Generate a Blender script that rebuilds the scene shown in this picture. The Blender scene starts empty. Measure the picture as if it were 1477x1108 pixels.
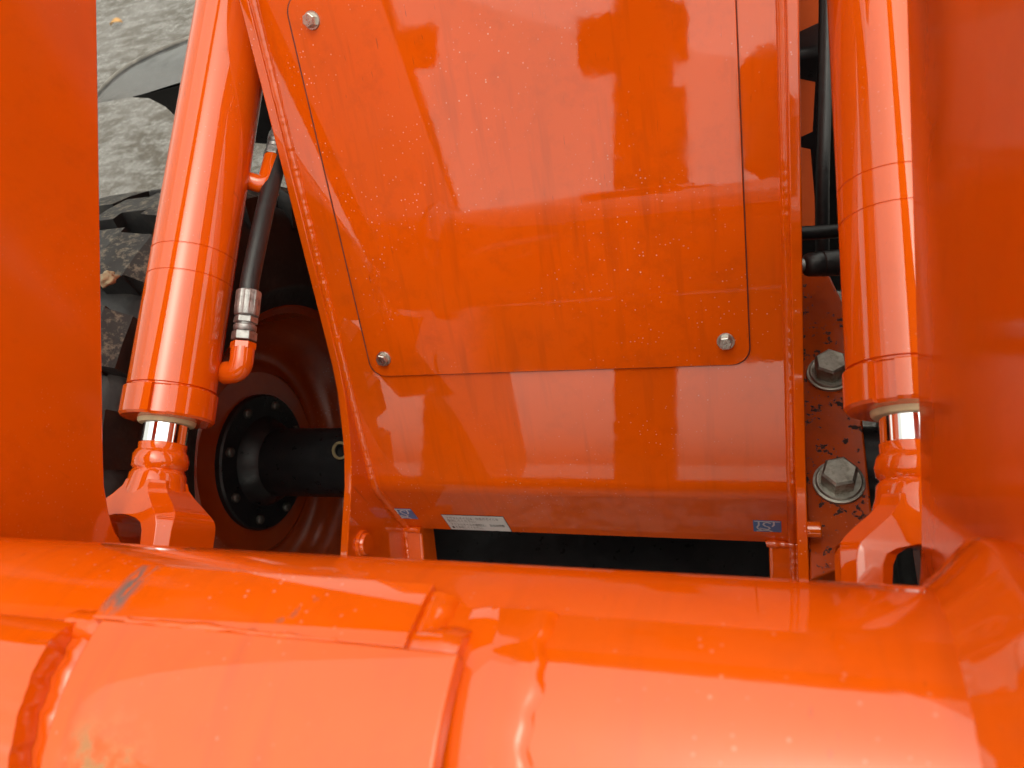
import bpy, bmesh, math, random
import numpy as np
from mathutils import Matrix, Vector

random.seed(7)
SC = bpy.context.scene
COL = SC.collection

# ------------------------------------------------------------------ camera, sky, sun, exposure
# Machine axes: X across the machine, p down the sloping front panel, n out of that panel.
AL = math.radians(60)          # slope of the front panel
CX, H = 0.3635, 1.89           # camera: offset from the machine's centre plane, height
CA, SA = math.cos(AL), math.sin(AL)
CAMR = np.array([[0.9454, 0.1502, -0.2894], [-0.0255, 0.9189, 0.3936], [-0.3251, 0.3647, -0.8726]])
_u, _s, _v = np.linalg.svd(CAMR)
CAMR = _u @ _v
FPX, PX0, PY0 = 1109.0, 738.5, 554.0


def W(X, p, n):
    return np.array([X, -CA * p - SA * n, H - SA * p + CA * n])


def D(X, p, n):
    return np.array([X, -CA * p - SA * n, -SA * p + CA * n])


def ray(x, y):
    return CAMR.T @ np.array([(x - PX0) / FPX, (y - PY0) / FPX, 1.0])


def onX(x, y, X):
    r = ray(x, y)
    d = (X - CX) / r[0]
    return np.array([X, r[1] * d, r[2] * d])


def onN(x, y, n):
    r = ray(x, y)
    d = n / r[2]
    return np.array([CX + r[0] * d, r[1] * d, n])


def at_depth(x, y, d):
    r = ray(x, y)
    return np.array([CX + r[0] * d, r[1] * d, r[2] * d])


cam_data = bpy.data.cameras.new('camera')
cam = bpy.data.objects.new('camera', cam_data)
COL.objects.link(cam)
right, down, fwd = (D(*CAMR[i]) for i in range(3))
m = Matrix.Identity(4)
for i in range(3):
    m[i][0], m[i][1], m[i][2] = right[i], -down[i], -fwd[i]
m[0][3], m[1][3], m[2][3] = CX, 0.0, H
cam.matrix_world = m
cam_data.sensor_fit = 'HORIZONTAL'
cam_data.sensor_width = 36
cam_data.lens = 36 * FPX / 1477
cam_data.clip_start = 0.02
cam_data.clip_end = 500
cam_data.dof.use_dof = True
cam_data.dof.focus_distance = 1.18
cam_data.dof.aperture_fstop = 6.5
SC.camera = cam

SUN_EL, SUN_AZ = math.radians(78), math.radians(125)
world = bpy.data.worlds.new('World')
SC.world = world
world.use_nodes = True
wn = world.node_tree
wn.nodes.clear()
sky = wn.nodes.new('ShaderNodeTexSky')
sky.sky_type = 'NISHITA'
sky.sun_disc = False
sky.sun_elevation = SUN_EL
sky.sun_rotation = SUN_AZ
sky.air_density = 1.0
sky.dust_density = 2.5
sky.ozone_density = 1.0
hs = wn.nodes.new('ShaderNodeHueSaturation')
hs.inputs['Saturation'].default_value = 0.10
bg = wn.nodes.new('ShaderNodeBackground')
bg.inputs['Strength'].default_value = 0.15
wo = wn.nodes.new('ShaderNodeOutputWorld')
tint = wn.nodes.new('ShaderNodeMix')          # white balance of the overcast sky
tint.data_type, tint.blend_type = 'RGBA', 'MULTIPLY'
tint.inputs['Factor'].default_value = 1.0
tint.inputs[7].default_value = (1.0, 0.965, 0.83, 1)
wn.links.new(sky.outputs[0], hs.inputs['Color'])
wn.links.new(hs.outputs[0], tint.inputs[6])
wn.links.new(tint.outputs[2], bg.inputs[0])
wn.links.new(bg.outputs[0], wo.inputs[0])

sun_data = bpy.data.lights.new('sun', 'SUN')
sun_data.energy = 0.55
sun_data.angle = math.radians(110)
sun_data.color = (1.0, 0.96, 0.9)
sun = bpy.data.objects.new('sun', sun_data)
COL.objects.link(sun)
sd = Vector((math.sin(SUN_AZ) * math.cos(SUN_EL), math.cos(SUN_AZ) * math.cos(SUN_EL), math.sin(SUN_EL)))
sun.rotation_euler = (-sd).to_track_quat('-Z', 'Y').to_euler()

vs = SC.view_settings
vs.view_transform = 'Standard'
vs.look = 'None'
vs.gamma = 1
vs.use_curve_mapping = False
vs.exposure = 1.03
SC.cycles.max_bounces = 5
SC.cycles.diffuse_bounces = 3
SC.cycles.glossy_bounces = 3
SC.cycles.use_adaptive_sampling = True
SC.cycles.adaptive_threshold = 0.03
SC.cycles.use_denoising = True
SC.cycles.caustics_reflective = False
SC.cycles.caustics_refractive = False


# ------------------------------------------------------------------ helpers
class MB:
    """collects geometry in (X, p, n) machine coordinates, or world ones with raw=True"""

    def __init__(self, raw=False):
        self.v, self.f, self.raw, self.fm = [], [], raw, []

    def add(self, vs, fs, mi=0):
        o = len(self.v)
        self.v += [tuple(a) for a in vs]
        self.f += [tuple(i + o for i in q) for q in fs]
        self.fm += [mi] * len(fs)
        return self

    def prism(self, poly, x0, x1):
        """polygon of (p, n) pushed along X from x0 to x1"""
        k = len(poly)
        a = [(x0, *q) for q in poly] + [(x1, *q) for q in poly]
        fs = [tuple(range(k))[::-1], tuple(range(k, 2 * k))]
        fs += [(i, (i + 1) % k, (i + 1) % k + k, i + k) for i in range(k)]
        return self.add(a, fs)

    def box(self, x0, x1, y0, y1, z0, z1):
        a = [(x, y, z) for x in (x0, x1) for y in (y0, y1) for z in (z0, z1)]
        return self.add(a, [(0, 1, 3, 2), (4, 6, 7, 5), (0, 4, 5, 1), (2, 3, 7, 6), (0, 2, 6, 4), (1, 5, 7, 3)])

    def lathe(self, o, d, prof, seg=48, rfun=None, cap=(True, True), e2=None, mi=0):
        o, d = np.array(o, float), np.array(d, float)
        d /= np.linalg.norm(d)
        if e2 is None:
            e2 = np.array([0, 0, 1.0]) if abs(d[2]) < .9 else np.array([1.0, 0, 0])
        e2 = np.array(e2, float)
        e2 = e2 - e2.dot(d) * d
        e2 /= np.linalg.norm(e2)
        e1 = np.cross(d, e2)
        vs, fs = [], []
        for k, (s, r) in enumerate(prof):
            for j in range(seg):
                t = 2 * math.pi * j / seg
                rr = rfun(t, k, s, r) if rfun else r
                vs.append(o + d * s + rr * (math.cos(t) * e2 + math.sin(t) * e1))
        for k in range(len(prof) - 1):
            for j in range(seg):
                j2 = (j + 1) % seg
                fs.append((k * seg + j, k * seg + j2, (k + 1) * seg + j2, (k + 1) * seg + j))
        if cap[0]:
            fs.append(tuple(range(seg))[::-1])
        if cap[1]:
            b = (len(prof) - 1) * seg
            fs.append(tuple(range(b, b + seg)))
        return self.add(vs, fs, mi)

    def tube(self, pts, r, seg=14, cap=True):
        pts = [np.array(q, float) for q in pts]
        k = len(pts)
        rs = r if hasattr(r, '__len__') else [r] * k
        vs, fs = [], []
        ref = np.array([0.3, 0.5, 0.81])
        for i, q in enumerate(pts):
            d = pts[min(i + 1, k - 1)] - pts[max(i - 1, 0)]
            d /= np.linalg.norm(d)
            e1 = ref - ref.dot(d) * d
            e1 /= np.linalg.norm(e1)
            ref = e1
            e2 = np.cross(d, e1)
            for j in range(seg):
                t = 2 * math.pi * j / seg
                vs.append(q + rs[i] * (math.cos(t) * e1 + math.sin(t) * e2))
        for i in range(k - 1):
            for j in range(seg):
                j2 = (j + 1) % seg
                fs.append((i * seg + j, i * seg + j2, (i + 1) * seg + j2, (i + 1) * seg + j))
        if cap:
            fs += [tuple(range(seg))[::-1], tuple(range((k - 1) * seg, k * seg))]
        return self.add(vs, fs)

    def mesh(self, name, mats, origin=(0, 0, 0), smooth=None):
        o = np.array(origin, float)
        vs = [np.array(q) - o if self.raw else W(*q) - o for q in self.v]
        me = bpy.data.meshes.new(name)
        me.from_pydata([tuple(map(float, q)) for q in vs], [], self.f)
        for mt in (mats if isinstance(mats, (list, tuple)) else [mats]):
            me.materials.append(mt)
        for pl, mi in zip(me.polygons, self.fm):
            pl.material_index = mi
        bm = bmesh.new()
        bm.from_mesh(me)
        bmesh.ops.recalc_face_normals(bm, faces=bm.faces)
        bm.to_mesh(me)
        bm.free()
        if smooth is not None:
            me.shade_smooth()
            me.set_sharp_from_angle(angle=math.radians(smooth))
        me.update()
        return me

    def build(self, name, mats, parent=None, smooth=35, bevel=0, seg=2):
        org = parent_origin(parent)
        ob = bpy.data.objects.new(name, self.mesh(name, mats, org, smooth))
        COL.objects.link(ob)
        if parent is not None:
            ob.parent = parent
        if bevel:
            b = ob.modifiers.new('bevel', 'BEVEL')
            b.width, b.segments, b.limit_method, b.angle_limit = bevel, seg, 'ANGLE', math.radians(40)
            b.harden_normals = True
        return ob


def parent_origin(p):
    o = np.zeros(3)
    while p is not None:
        o = o + np.array(p.location)
        p = p.parent
    return o


def thing(name, label, cat, loc=(0, 0, 0), group=None):
    o = bpy.data.objects.new(name, None)
    COL.objects.link(o)
    o.empty_display_size = 0.1
    o.location = [float(q) for q in loc]
    return tag(o, label, cat, group)


def tag(o, label=None, cat=None, group=None, kind=None):
    if label: o['label'] = label
    if cat: o['category'] = cat
    if group: o['group'] = group
    if kind: o['kind'] = kind
    return o


def place(mesh, name, parent, pos, zdir, spin=0.0):
    """a copy of a mesh modelled along +Z, set at world pos, pointing along zdir"""
    o = bpy.data.objects.new(name, mesh)
    COL.objects.link(o)
    if parent is not None:
        o.parent = parent
    q = Vector(zdir).normalized().to_track_quat('Z', 'Y').to_matrix() @ Matrix.Rotation(spin, 3, 'Z')
    o.matrix_local = Matrix.Translation(Vector(np.array(pos) - parent_origin(parent))) @ q.to_4x4()
    return o


def arc(c, r, a0, a1, k):
    return [(c[0] + r * math.cos(a0 + (a1 - a0) * i / k), c[1] + r * math.sin(a0 + (a1 - a0) * i / k)) for i in range(k + 1)]


# ------------------------------------------------------------------ materials
class NT:
    def __init__(self, name):
        self.m = bpy.data.materials.new(name)
        self.m.use_nodes = True
        self.t = self.m.node_tree
        self.b = self.t.nodes['Principled BSDF']

    def n(self, ty, **kw):
        nd = self.t.nodes.new('ShaderNode' + ty)
        for k, v in kw.items():
            if k.startswith('_'):
                setattr(nd, k[1:], v)
            else:
                nd.inputs[k.replace('__', ' ')].default_value = v
        return nd

    def l(self, a, b):
        self.t.links.new(a, b)

    def coord(self, scale=(1, 1, 1), rot=(0, 0, 0), loc=(0, 0, 0)):
        tc = self.n('TexCoord')
        mp = self.n('Mapping')
        mp.inputs['Scale'].default_value = scale
        mp.inputs['Rotation'].default_value = rot
        mp.inputs['Location'].default_value = loc
        self.l(tc.outputs['Object'], mp.inputs[0])
        return mp.outputs[0]

    def noise(self, vec, scale, detail=4, rough=.55):
        nd = self.n('TexNoise', Scale=scale, Detail=detail, Roughness=rough)
        self.l(vec, nd.inputs['Vector'])
        return nd.outputs['Fac']

    def rampf(self, fac, lo, hi, a=0.0, b=1.0):
        nd = self.n('MapRange', From__Min=lo, From__Max=hi, To__Min=a, To__Max=b)
        nd.clamp = True
        self.l(fac, nd.inputs['Value'])
        return nd.outputs[0]

    def math(self, op, a, b=None):
        nd = self.n('Math', _operation=op)
        for i, q in enumerate((a, b)):
            if q is None: continue
            if isinstance(q, (int, float)): nd.inputs[i].default_value = q
            else: self.l(q, nd.inputs[i])
        return nd.outputs[0]

    def mix(self, fac, a, b):
        nd = self.n('Mix', _data_type='RGBA')
        for s, q in ((nd.inputs['Factor'], fac), (nd.inputs[6], a), (nd.inputs[7], b)):
            if isinstance(q, (int, float)): s.default_value = q
            elif isinstance(q, tuple): s.default_value = (*q, 1)
            else: self.l(q, s)
        return nd.outputs[2]

    def bump(self, h, strength, dist=.001, normal=None):
        nd = self.n('Bump', Strength=strength, Distance=dist)
        self.l(h, nd.inputs['Height'])
        if normal is not None:
            self.l(normal, nd.inputs['Normal'])
        return nd.outputs[0]


ORANGE = (0.69, 0.091, 0.0010)
DUST = (0.78, 0.52, 0.40)


def paint(name, base=ORANGE, specks=0.35, scratch=0.3, peel=.12, chips=0.0, rough=.5, coat=1.0, coat_r=.012, grime=.18, film_dust=.10, sheen=.03, extra=None):
    q = NT(name)
    pv = q.coord(rot=(math.radians(-30), 0, 0))          # the panel's own axes: x across, z up the slope
    var = q.rampf(q.noise(pv, 3.0, 2), .35, .7)
    col = q.mix(var, tuple(c * .93 for c in base), tuple(min(1, c * 1.05) for c in base))
    # fine grime film
    film = q.rampf(q.noise(pv, 22, 4, .7), .5, .8, 0, grime)
    st = q.coord(scale=(26, 3, 2.2), rot=(math.radians(-30), 0, 0))
    streak = q.rampf(q.noise(st, 1.6, 3, .6), .53, .78, 0, grime * 1.3)
    col = q.mix(q.math('MAXIMUM', film, streak), col, (.30, .042, .005))
    # dust and chalk specks
    if specks:
        vo = q.n('TexVoronoi', Scale=150.0)
        q.l(pv, vo.inputs['Vector'])
        dot = q.rampf(vo.outputs['Distance'], .08, .22, 1, 0)
        sep = q.n('SeparateColor')
        q.l(vo.outputs['Color'], sep.inputs[0])
        few = q.rampf(sep.outputs[0], .62, .70)
        area = q.rampf(q.noise(pv, 5, 3), .46, .64)
        fs = q.math('MULTIPLY', q.math('MULTIPLY', dot, few), q.math('MULTIPLY', area, specks))
        col = q.mix(fs, col, DUST)
    if scratch:
        sv = q.coord(scale=(260, 60, 7), rot=(math.radians(-30), math.radians(4), 0))
        sc = q.rampf(q.noise(sv, 1.0, 2, .5), .70, .76)
        area = q.rampf(q.noise(pv, 4.3, 2), .5, .66, 0, scratch)
        col = q.mix(q.math('MULTIPLY', sc, area), col, (.16, .035, .015))
    haze_ = q.rampf(q.noise(pv, 7, 4, .65), .42, .72)
    col = q.mix(q.math('MULTIPLY', haze_, film_dust), col, (.48, .12, .03))
    cr = q.math('ADD', q.math('MULTIPLY', haze_, sheen), q.rampf(q.noise(pv, 30, 2, .65), .45, .8, coat_r, coat_r + .05))
    if chips:
        ch = q.rampf(q.noise(q.coord(loc=(3.1, 0, 0)), 55, 5, .65), .565, .60, 0, chips)
        col = q.mix(ch, col, (.015, .010, .008))
        cr = q.math('ADD', cr, q.math('MULTIPLY', ch, .5))
    if extra:
        col, cr = extra(q, col, cr)
    q.l(col, q.b.inputs['Base Color'])
    q.b.inputs['Roughness'].default_value = rough
    q.b.inputs['Specular IOR Level'].default_value = 0.0
    q.b.inputs['Coat Weight'].default_value = coat
    q.b.inputs['Coat IOR'].default_value = 1.7
    q.l(cr, q.b.inputs['Coat Roughness'])
    bp = q.bump(q.noise(pv, 60, 2, .55), peel * .17, .0012)
    q.l(bp, q.b.inputs['Coat Normal'])
    return q.m


def simple(name, col, rough=.5, metal=0.0, var=.2, scale=30, bump=.1, bscale=150, coat=0, dirt=None, spec=.5):
    q = NT(name)
    v = q.coord()
    c = q.mix(q.rampf(q.noise(v, scale, 5, .6), .3, .7), tuple(x * (1 - var) for x in col), tuple(min(1, x * (1 + var)) for x in col))
    if dirt:
        c = q.mix(q.rampf(q.noise(v, dirt[1], 6, .7), dirt[2], dirt[3], 0, dirt[4]), c, dirt[0])
    q.l(c, q.b.inputs['Base Color'])
    q.b.inputs['Metallic'].default_value = metal
    q.b.inputs['Specular IOR Level'].default_value = spec
    q.l(q.rampf(q.noise(v, scale * 2, 4), .3, .7, max(.02, rough - .08), rough + .1), q.b.inputs['Roughness'])
    q.b.inputs['Coat Weight'].default_value = coat
    if bump:
        q.l(q.bump(q.noise(v, bscale, 4), bump, .001), q.b.inputs['Normal'])
    return q.m


def seg_mask(q, a, b, r0, r1):
    """soft distance mask round the segment a-b, in the mesh's own coordinates"""
    tc = q.n('TexCoord')
    a, b = Vector(a), Vector(b)
    d = b - a
    L = d.length
    d.normalize()
    sub = q.n('VectorMath', _operation='SUBTRACT')
    q.l(tc.outputs['Object'], sub.inputs[0])
    sub.inputs[1].default_value = a
    dot = q.n('VectorMath', _operation='DOT_PRODUCT')
    q.l(sub.outputs[0], dot.inputs[0])
    dot.inputs[1].default_value = d
    t = q.n('Clamp', Min=0.0, Max=L)
    q.l(dot.outputs['Value'], t.inputs[0])
    sc = q.n('VectorMath', _operation='SCALE')
    sc.inputs[0].default_value = d
    q.l(t.outputs[0], sc.inputs['Scale'])
    ds = q.n('VectorMath', _operation='DISTANCE')
    q.l(sub.outputs[0], ds.inputs[0])
    q.l(sc.outputs[0], ds.inputs[1])
    return q.rampf(ds.outputs['Value'], r0, r1, 1, 0)


M = {}
M['panel'] = paint('paint_panel', specks=.6, scratch=.45, grime=.24)
M['cover'] = paint('paint_cover', specks=.85, scratch=.75, grime=.34)
M['arm'] = paint('paint_arm', specks=.10, scratch=.3, grime=.22, peel=.10, coat_r=.10)
M['boom'] = paint('paint_boom', film_dust=.16, sheen=.06, specks=.35, scratch=.4, grime=.22, peel=.16)
M['cyl'] = paint('paint_cylinder', specks=.15, scratch=.25, grime=.16, peel=.05)
M['weld'] = paint('paint_weld', specks=.25, scratch=0, peel=.9, grime=.3)
M['rim'] = paint('paint_rim_shaded', base=(.24, .027, .0012), specks=.3, scratch=.2, grime=.6, coat_r=.2)  # same orange, base darkened to paint in the shade of the wheel recess
M['dark_rim'] = paint('paint_dark', base=(.30, .04, .006), specks=.1, scratch=0, grime=.9, coat=.04, coat_r=.4)  # darker base and hardly any coat, for the tower plates
M['pad'] = paint('paint_pad', base=(.42, .05, .002), specks=.2, scratch=.2, grime=.9, chips=.95, coat=.35, coat_r=.2)
M['chrome'] = simple('chrome', (.86, .87, .88), .05, 1.0, .03, 20, 0)
M['zinc'] = simple('zinc_plated_steel', (.55, .54, .50), .30, 1.0, .2, 60, .25, 220)
M['bolt_steel'] = simple('dull_bolt_steel', (.36, .345, .30), .42, .9, .3, 45, .5, 160, dirt=((.09, .075, .05), 60, .5, .7, .7))
M['dark_bolt'] = simple('shaded_bolt', (.10, .095, .085), .5, .7, .3, 60, .3)  # steel darkened to carry the shade round the hub
M['crimp'] = simple('crimp_steel', (.36, .36, .355), .48, .9, .35, 90, .5, 200, dirt=((.10, .09, .08), 70, .5, .7, .6))
M['rubber'] = simple('hose_rubber', (.014, .014, .015), .38, 0, .3, 60, .35, 260)
M['black'] = simple('black_paint', (.010, .010, .011), .33, 0, .3, 25, .25, 120, dirt=((.028, .025, .021), 30, .55, .8, .6), spec=.25)
M['seam_shadow'] = simple('seam_shadow_tone', (.15, .028, .009), .8, 0, .4, 60, .2)  # brown tone of the painted shadow line round the cover
M['seal'] = simple('cream_seal', (.55, .47, .28), .5, 0, .15, 60, .1)
M['brass'] = simple('brass_ring', (.55, .46, .24), .35, .8, .2, 60, .2)
M['fender'] = simple('fender_plastic', (.050, .056, .066), .13, 0, .2, 12, .05, 60, spec=.8)
M['dusty_edge'] = simple('dusty_plastic_edge', (.22, .205, .18), .6, 0, .4, 25, .3, 90)
M['tyre'] = simple('tyre_rubber', (.014, .014, .0145), .48, 0, .3, 40, .5, 90, dirt=((.07, .065, .055), 16, .52, .75, .5))
M['lug'] = simple('dusty_tread', (.022, .021, .020), .7, 0, .4, 30, .8, 90, dirt=((.27, .23, .165), 70, .50, .66, .6))
M['mud'] = simple('dry_mud', (.36, .29, .18), .9, 0, .25, 60, .8, 60)
M['leaf'] = simple('dry_leaf', (.50, .27, .09), .7, 0, .3, 40, .4, 60)
M['sticker_white'] = simple('sticker_white', (.60, .61, .60), .45, 0, .06, 40, 0)
M['sticker_blue'] = simple('sticker_blue', (.06, .17, .40), .4, 0, .08, 60, 0)
M['ink'] = simple('black_ink', (.03, .03, .032), .6, 0, .1, 50, 0)
M['white_ink'] = simple('white_ink', (.62, .68, .72), .6, 0, .05, 50, 0)
M['mirror_shape'] = simple('matt_dark_orange', (.16, .022, .002), .8, 0, .3, 3, .2, 20, spec=.1)
M['glass'] = simple('dark_glass', (.012, .014, .016), .06, 0, .1, 4, 0)


def ground_mat():
    q = NT('wet_muddy_yard')
    v = q.coord()
    st = q.coord(scale=(1.0, 2.6, 1), rot=(0, 0, math.radians(24)))
    n1 = q.noise(st, 4.6, 7, .66)
    n2 = q.noise(v, 24, 6, .7)
    n3 = q.noise(v, 1.3, 3, .5)
    h = q.math('ADD', q.math('MULTIPLY', n1, .72), q.math('MULTIPLY', n2, .28))
    col = q.mix(q.rampf(h, .45, .54), (.060, .044, .026), (.19, .18, .165))
    col = q.mix(q.rampf(n2, .50, .74, 0, .5), col, (.31, .30, .28))
    grit = q.rampf(q.noise(v, 95, 3, .6), .64, .72, 0, .6)
    col = q.mix(grit, col, (.05, .042, .03))
    col = q.mix(q.rampf(n3, .45, .6, 0, .35), col, (.26, .25, .24))
    q.l(col, q.b.inputs['Base Color'])
    q.l(q.rampf(h, .46, .60, .04, .34), q.b.inputs['Roughness'])
    q.l(q.bump(q.math('ADD', h, q.math('MULTIPLY', q.noise(v, 70, 5, .7), .3)), .8, .04), q.b.inputs['Normal'])
    return q.m


# ------------------------------------------------------------------ setting: the ground
g = MB(raw=True)
g.box(-150, 150, -150, 150, -.3, 0)
tag(g.build('ground', ground_mat(), smooth=None), kind='structure')

# ------------------------------------------------------------------ front frame of the loader
N0 = -1.1427                   # front edge of the side plates
NF = N0 - .008                 # face of the panel
XW, TP = .403, .016            # half width over the side plates, plate thickness
frame = thing('machine_chassis', 'glossy orange sloping frame front between two side plates, with a bolted cover', 'chassis', (0, .75, 0))

side_front = [(-.45, N0), (.43, N0), (.48, N0 + .004), (.527, N0 + .014), (.565, N0 + .024), (.602, N0 + .036), (.6486, N0 + .057),
              (.7127, N0 + .098), (.7557, N0 + .125), (.83, N0 + .17), (.92, N0 + .205), (.98, N0 + .19), (1.02, N0 + .13), (1.02, N0 - .02)]
side_back = [(.86, N0 - .16), (.45, N0 - .42), (-.2, N0 - .55), (-.45, N0 - .55)]
for s in (-1, 1):
    b = MB().prism(side_front + side_back, s * (XW - TP), s * XW)
    b.build('side_plate', M['panel'], frame, bevel=.0025)

# folded front panel: sloping face, bend, then a strip that drops plumb
PB = .672                      # where the bend starts
rb = .075
fold = [(-.45, NF), (.0, NF), (.4, NF), (PB, NF)]
cen = (PB, NF - rb)
for k in range(1, 11):
    a = math.radians(30) * k / 10
    fold.append((cen[0] + rb * math.sin(a), cen[1] + rb * math.cos(a)))
ex, en = fold[-1]
STRIP = .150
fold.append((ex + STRIP * CA ** 0 * math.cos(math.radians(30)), en - STRIP * math.sin(math.radians(30))))
back = []
for i, (pp, nn) in enumerate(fold):
    a = 0 if i < 4 else math.radians(30) * min(1, (i - 3) / 10)
    back.append((pp - .012 * math.sin(a), nn - .012 * math.cos(a)))
MB().prism(fold + back[::-1], -(XW - TP) + .0006, XW - TP - .0006).build('front_panel', M['panel'], frame, smooth=30)
SN = np.array([0, math.sin(math.radians(30)), math.cos(math.radians(30))])   # outward normal of the strip
SD = np.array([0, math.cos(math.radians(30)), -math.sin(math.radians(30))])  # down the strip


def strip_pt(X, d, lift=0.0):
    return np.array([X, ex, en]) + SD * d + SN * lift


def weld(path, r, name, mat, parent, amp=.22, step=.004, seg=9):
    """a hand-laid bead: overlapping ripples along the path"""
    pts, rs, wob = [], [], 0.0
    acc = 0.0
    for a, b in zip(path[:-1], path[1:]):
        a, b = np.array(a, float), np.array(b, float)
        L = np.linalg.norm(b - a)
        k = max(1, int(L / step))
        for i in range(k):
            t = i / k
            acc += L / k
            jit = np.array([random.uniform(-1, 1) for _ in range(3)]) * r * (amp * .5)
            pts.append(a + (b - a) * t + jit)
            wob = wob * .7 + random.uniform(-amp, amp) * .8
            rs.append(r * (1 + wob))
    return MB().tube(pts, rs, seg).build(name, mat, parent, smooth=60)


for s in (-1, 1):
    x = s * (XW - TP - .003)
    path = [(x, -.45, NF), (x, PB, NF)] + [(x, *fold[i]) for i in range(4, len(fold))]
    weld([(a, b_, c - .0045) for a, b_, c in path], .0105, 'weld_bead', M['weld'], frame, amp=.045 if s < 0 else .02, step=.0025, seg=12)

# bolted cover plate with rounded corners
XC, P0, P1, RC = .326, -.166, .4575, .028
poly = []
for cxx, cpp, a0 in ((XC - RC, P1 - RC, 0), (-XC + RC, P1 - RC, 90), (-XC + RC, P0 + RC, 180), (XC - RC, P0 + RC, 270)):
    for k in range(9):
        a = math.radians(a0 + 90 * k / 8)
        poly.append((cxx + RC * math.cos(a), cpp + RC * math.sin(a)))
k = len(poly)
cv = MB().add([(a, b, NF + .0012) for a, b in poly] + [(a, b, NF + .0046) for a, b in poly],
              [tuple(range(k))[::-1], tuple(range(k, 2 * k))] + [(i, (i + 1) % k, (i + 1) % k + k, i + k) for i in range(k)])
cover = cv.build('cover_plate', M['cover'], frame, bevel=.0009, smooth=30)


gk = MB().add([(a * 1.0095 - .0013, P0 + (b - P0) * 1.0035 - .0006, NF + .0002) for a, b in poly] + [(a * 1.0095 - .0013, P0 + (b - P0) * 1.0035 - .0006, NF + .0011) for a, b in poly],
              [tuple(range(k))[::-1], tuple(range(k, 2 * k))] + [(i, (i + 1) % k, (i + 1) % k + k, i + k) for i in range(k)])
gk.build('seam_shadow', M['seam_shadow'], cover, smooth=30)  # thin dark outline added in place of the cover's shadow gap


def bolt_mesh(name, af, hh, fr, fh, mat, dome=.15):
    """flanged hexagon head along +Z"""
    b = MB(raw=True)
    b.lathe((0, 0, 0), (0, 0, 1), [(0, fr), (fh * .6, fr), (fh, fr * .95)], 36, cap=(True, True))
    R = af / math.sqrt(3)
    vs, fs = [], []
    lev = [(fh * .9, R), (hh * .90, R), (hh, R * .86)]
    for z, r in lev:
        for j in range(6):
            t = math.pi / 3 * j
            vs.append((r * math.cos(t), r * math.sin(t), z))
    for i in range(len(lev) - 1):
        for j in range(6):
            fs.append((i * 6 + j, i * 6 + (j + 1) % 6, (i + 1) * 6 + (j + 1) % 6, (i + 1) * 6 + j))
    fs.append(tuple(range((len(lev) - 1) * 6, len(lev) * 6)))
    b.add(vs, fs)
    return b.mesh(name, mat, smooth=28)


small_bolt = bolt_mesh('bolt', .0185, .0125, .0135, .0025, M['zinc'])
for bx, bp, sp in ((-.288, -.127, .3), (-.296, .4234, .8), (.292, .418, .1)):
    place(small_bolt, 'bolt', cover, W(bx, bp, NF + .0046), D(0, 0, 1), sp)


# stickers on the plumb strip
def sticker(name, X0, X1, d0, d1, mat, label=None):
    b = MB()
    q = [strip_pt(X0, d0, .0006), strip_pt(X1, d0, .0006), strip_pt(X1, d1, .0006), strip_pt(X0, d1, .0006)]
    t = [v + SN * .0005 for v in q]
    b.add(q + t, [(0, 1, 2, 3), (4, 5, 6, 7), (0, 1, 5, 4), (1, 2, 6, 5), (2, 3, 7, 6), (3, 0, 4, 7)])
    o = b.build(name, mat, frame, smooth=None)
    if label: o['label'] = label
    return o


def strip_frame(X, d, lift):
    """matrix for flat artwork on the strip: local x across, local y up"""
    mm = Matrix.Identity(4)
    x, y, z = D(1, 0, 0), D(*(-SD)), D(*SN)
    for i in range(3):
        mm[i][0], mm[i][1], mm[i][2] = x[i], y[i], z[i]
    w = W(*strip_pt(X, d, lift))
    mm[0][3], mm[1][3], mm[2][3] = w
    return mm


def text_lines(lines, parent, X, d, mat, name='lettering'):
    bm = bmesh.new()
    for txt, x, y, size, wid in lines:
        cu = bpy.data.curves.new('t', 'FONT')
        cu.body = txt
        cu.size = size
        cu.resolution_u = 3
        ob = bpy.data.objects.new('t', cu)
        COL.objects.link(ob)
        bpy.context.view_layer.update()
        me = bpy.data.meshes.new_from_object(ob.evaluated_get(bpy.context.evaluated_depsgraph_get()))
        w = max([v.co.x for v in me.vertices] or [1])
        for v in me.vertices:
            v.co.x = v.co.x * (wid / w) + x
            v.co.y += y
        bm.from_mesh(me)
        bpy.data.objects.remove(ob)
        bpy.data.curves.remove(cu)
    me = bpy.data.meshes.new(name)
    bm.to_mesh(me)
    bm.free()
    me.materials.append(mat)
    o = bpy.data.objects.new(name, me)
    COL.objects.link(o)
    o.parent = parent
    o.matrix_local = Matrix.Translation(-Vector(parent_origin(parent))) @ strip_frame(X, d, .0014)
    return o


def stroke(parent, X, d, lines, w, mat, name='emblem'):
    """flat bands along polylines in the strip's plane"""
    b = MB(raw=True)
    for pl in lines:
        for (x0, y0), (x1, y1) in zip(pl[:-1], pl[1:]):
            dx, dy = x1 - x0, y1 - y0
            L = math.hypot(dx, dy) or 1
            ux, uy = -dy / L * w / 2, dx / L * w / 2
            ex_, ey_ = dx / L * w * .3, dy / L * w * .3
            b.add([(x0 + ux - ex_, y0 + uy - ey_, 0), (x0 - ux - ex_, y0 - uy - ey_, 0), (x1 - ux + ex_, y1 - uy + ey_, 0), (x1 + ux + ex_, y1 + uy + ey_, 0)], [(0, 1, 2, 3)])
    o = bpy.data.objects.new(name, b.mesh(name, mat))
    COL.objects.link(o)
    o.parent = parent
    o.matrix_local = Matrix.Translation(-Vector(parent_origin(parent))) @ strip_frame(X, d, .0014)
    return o


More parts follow.
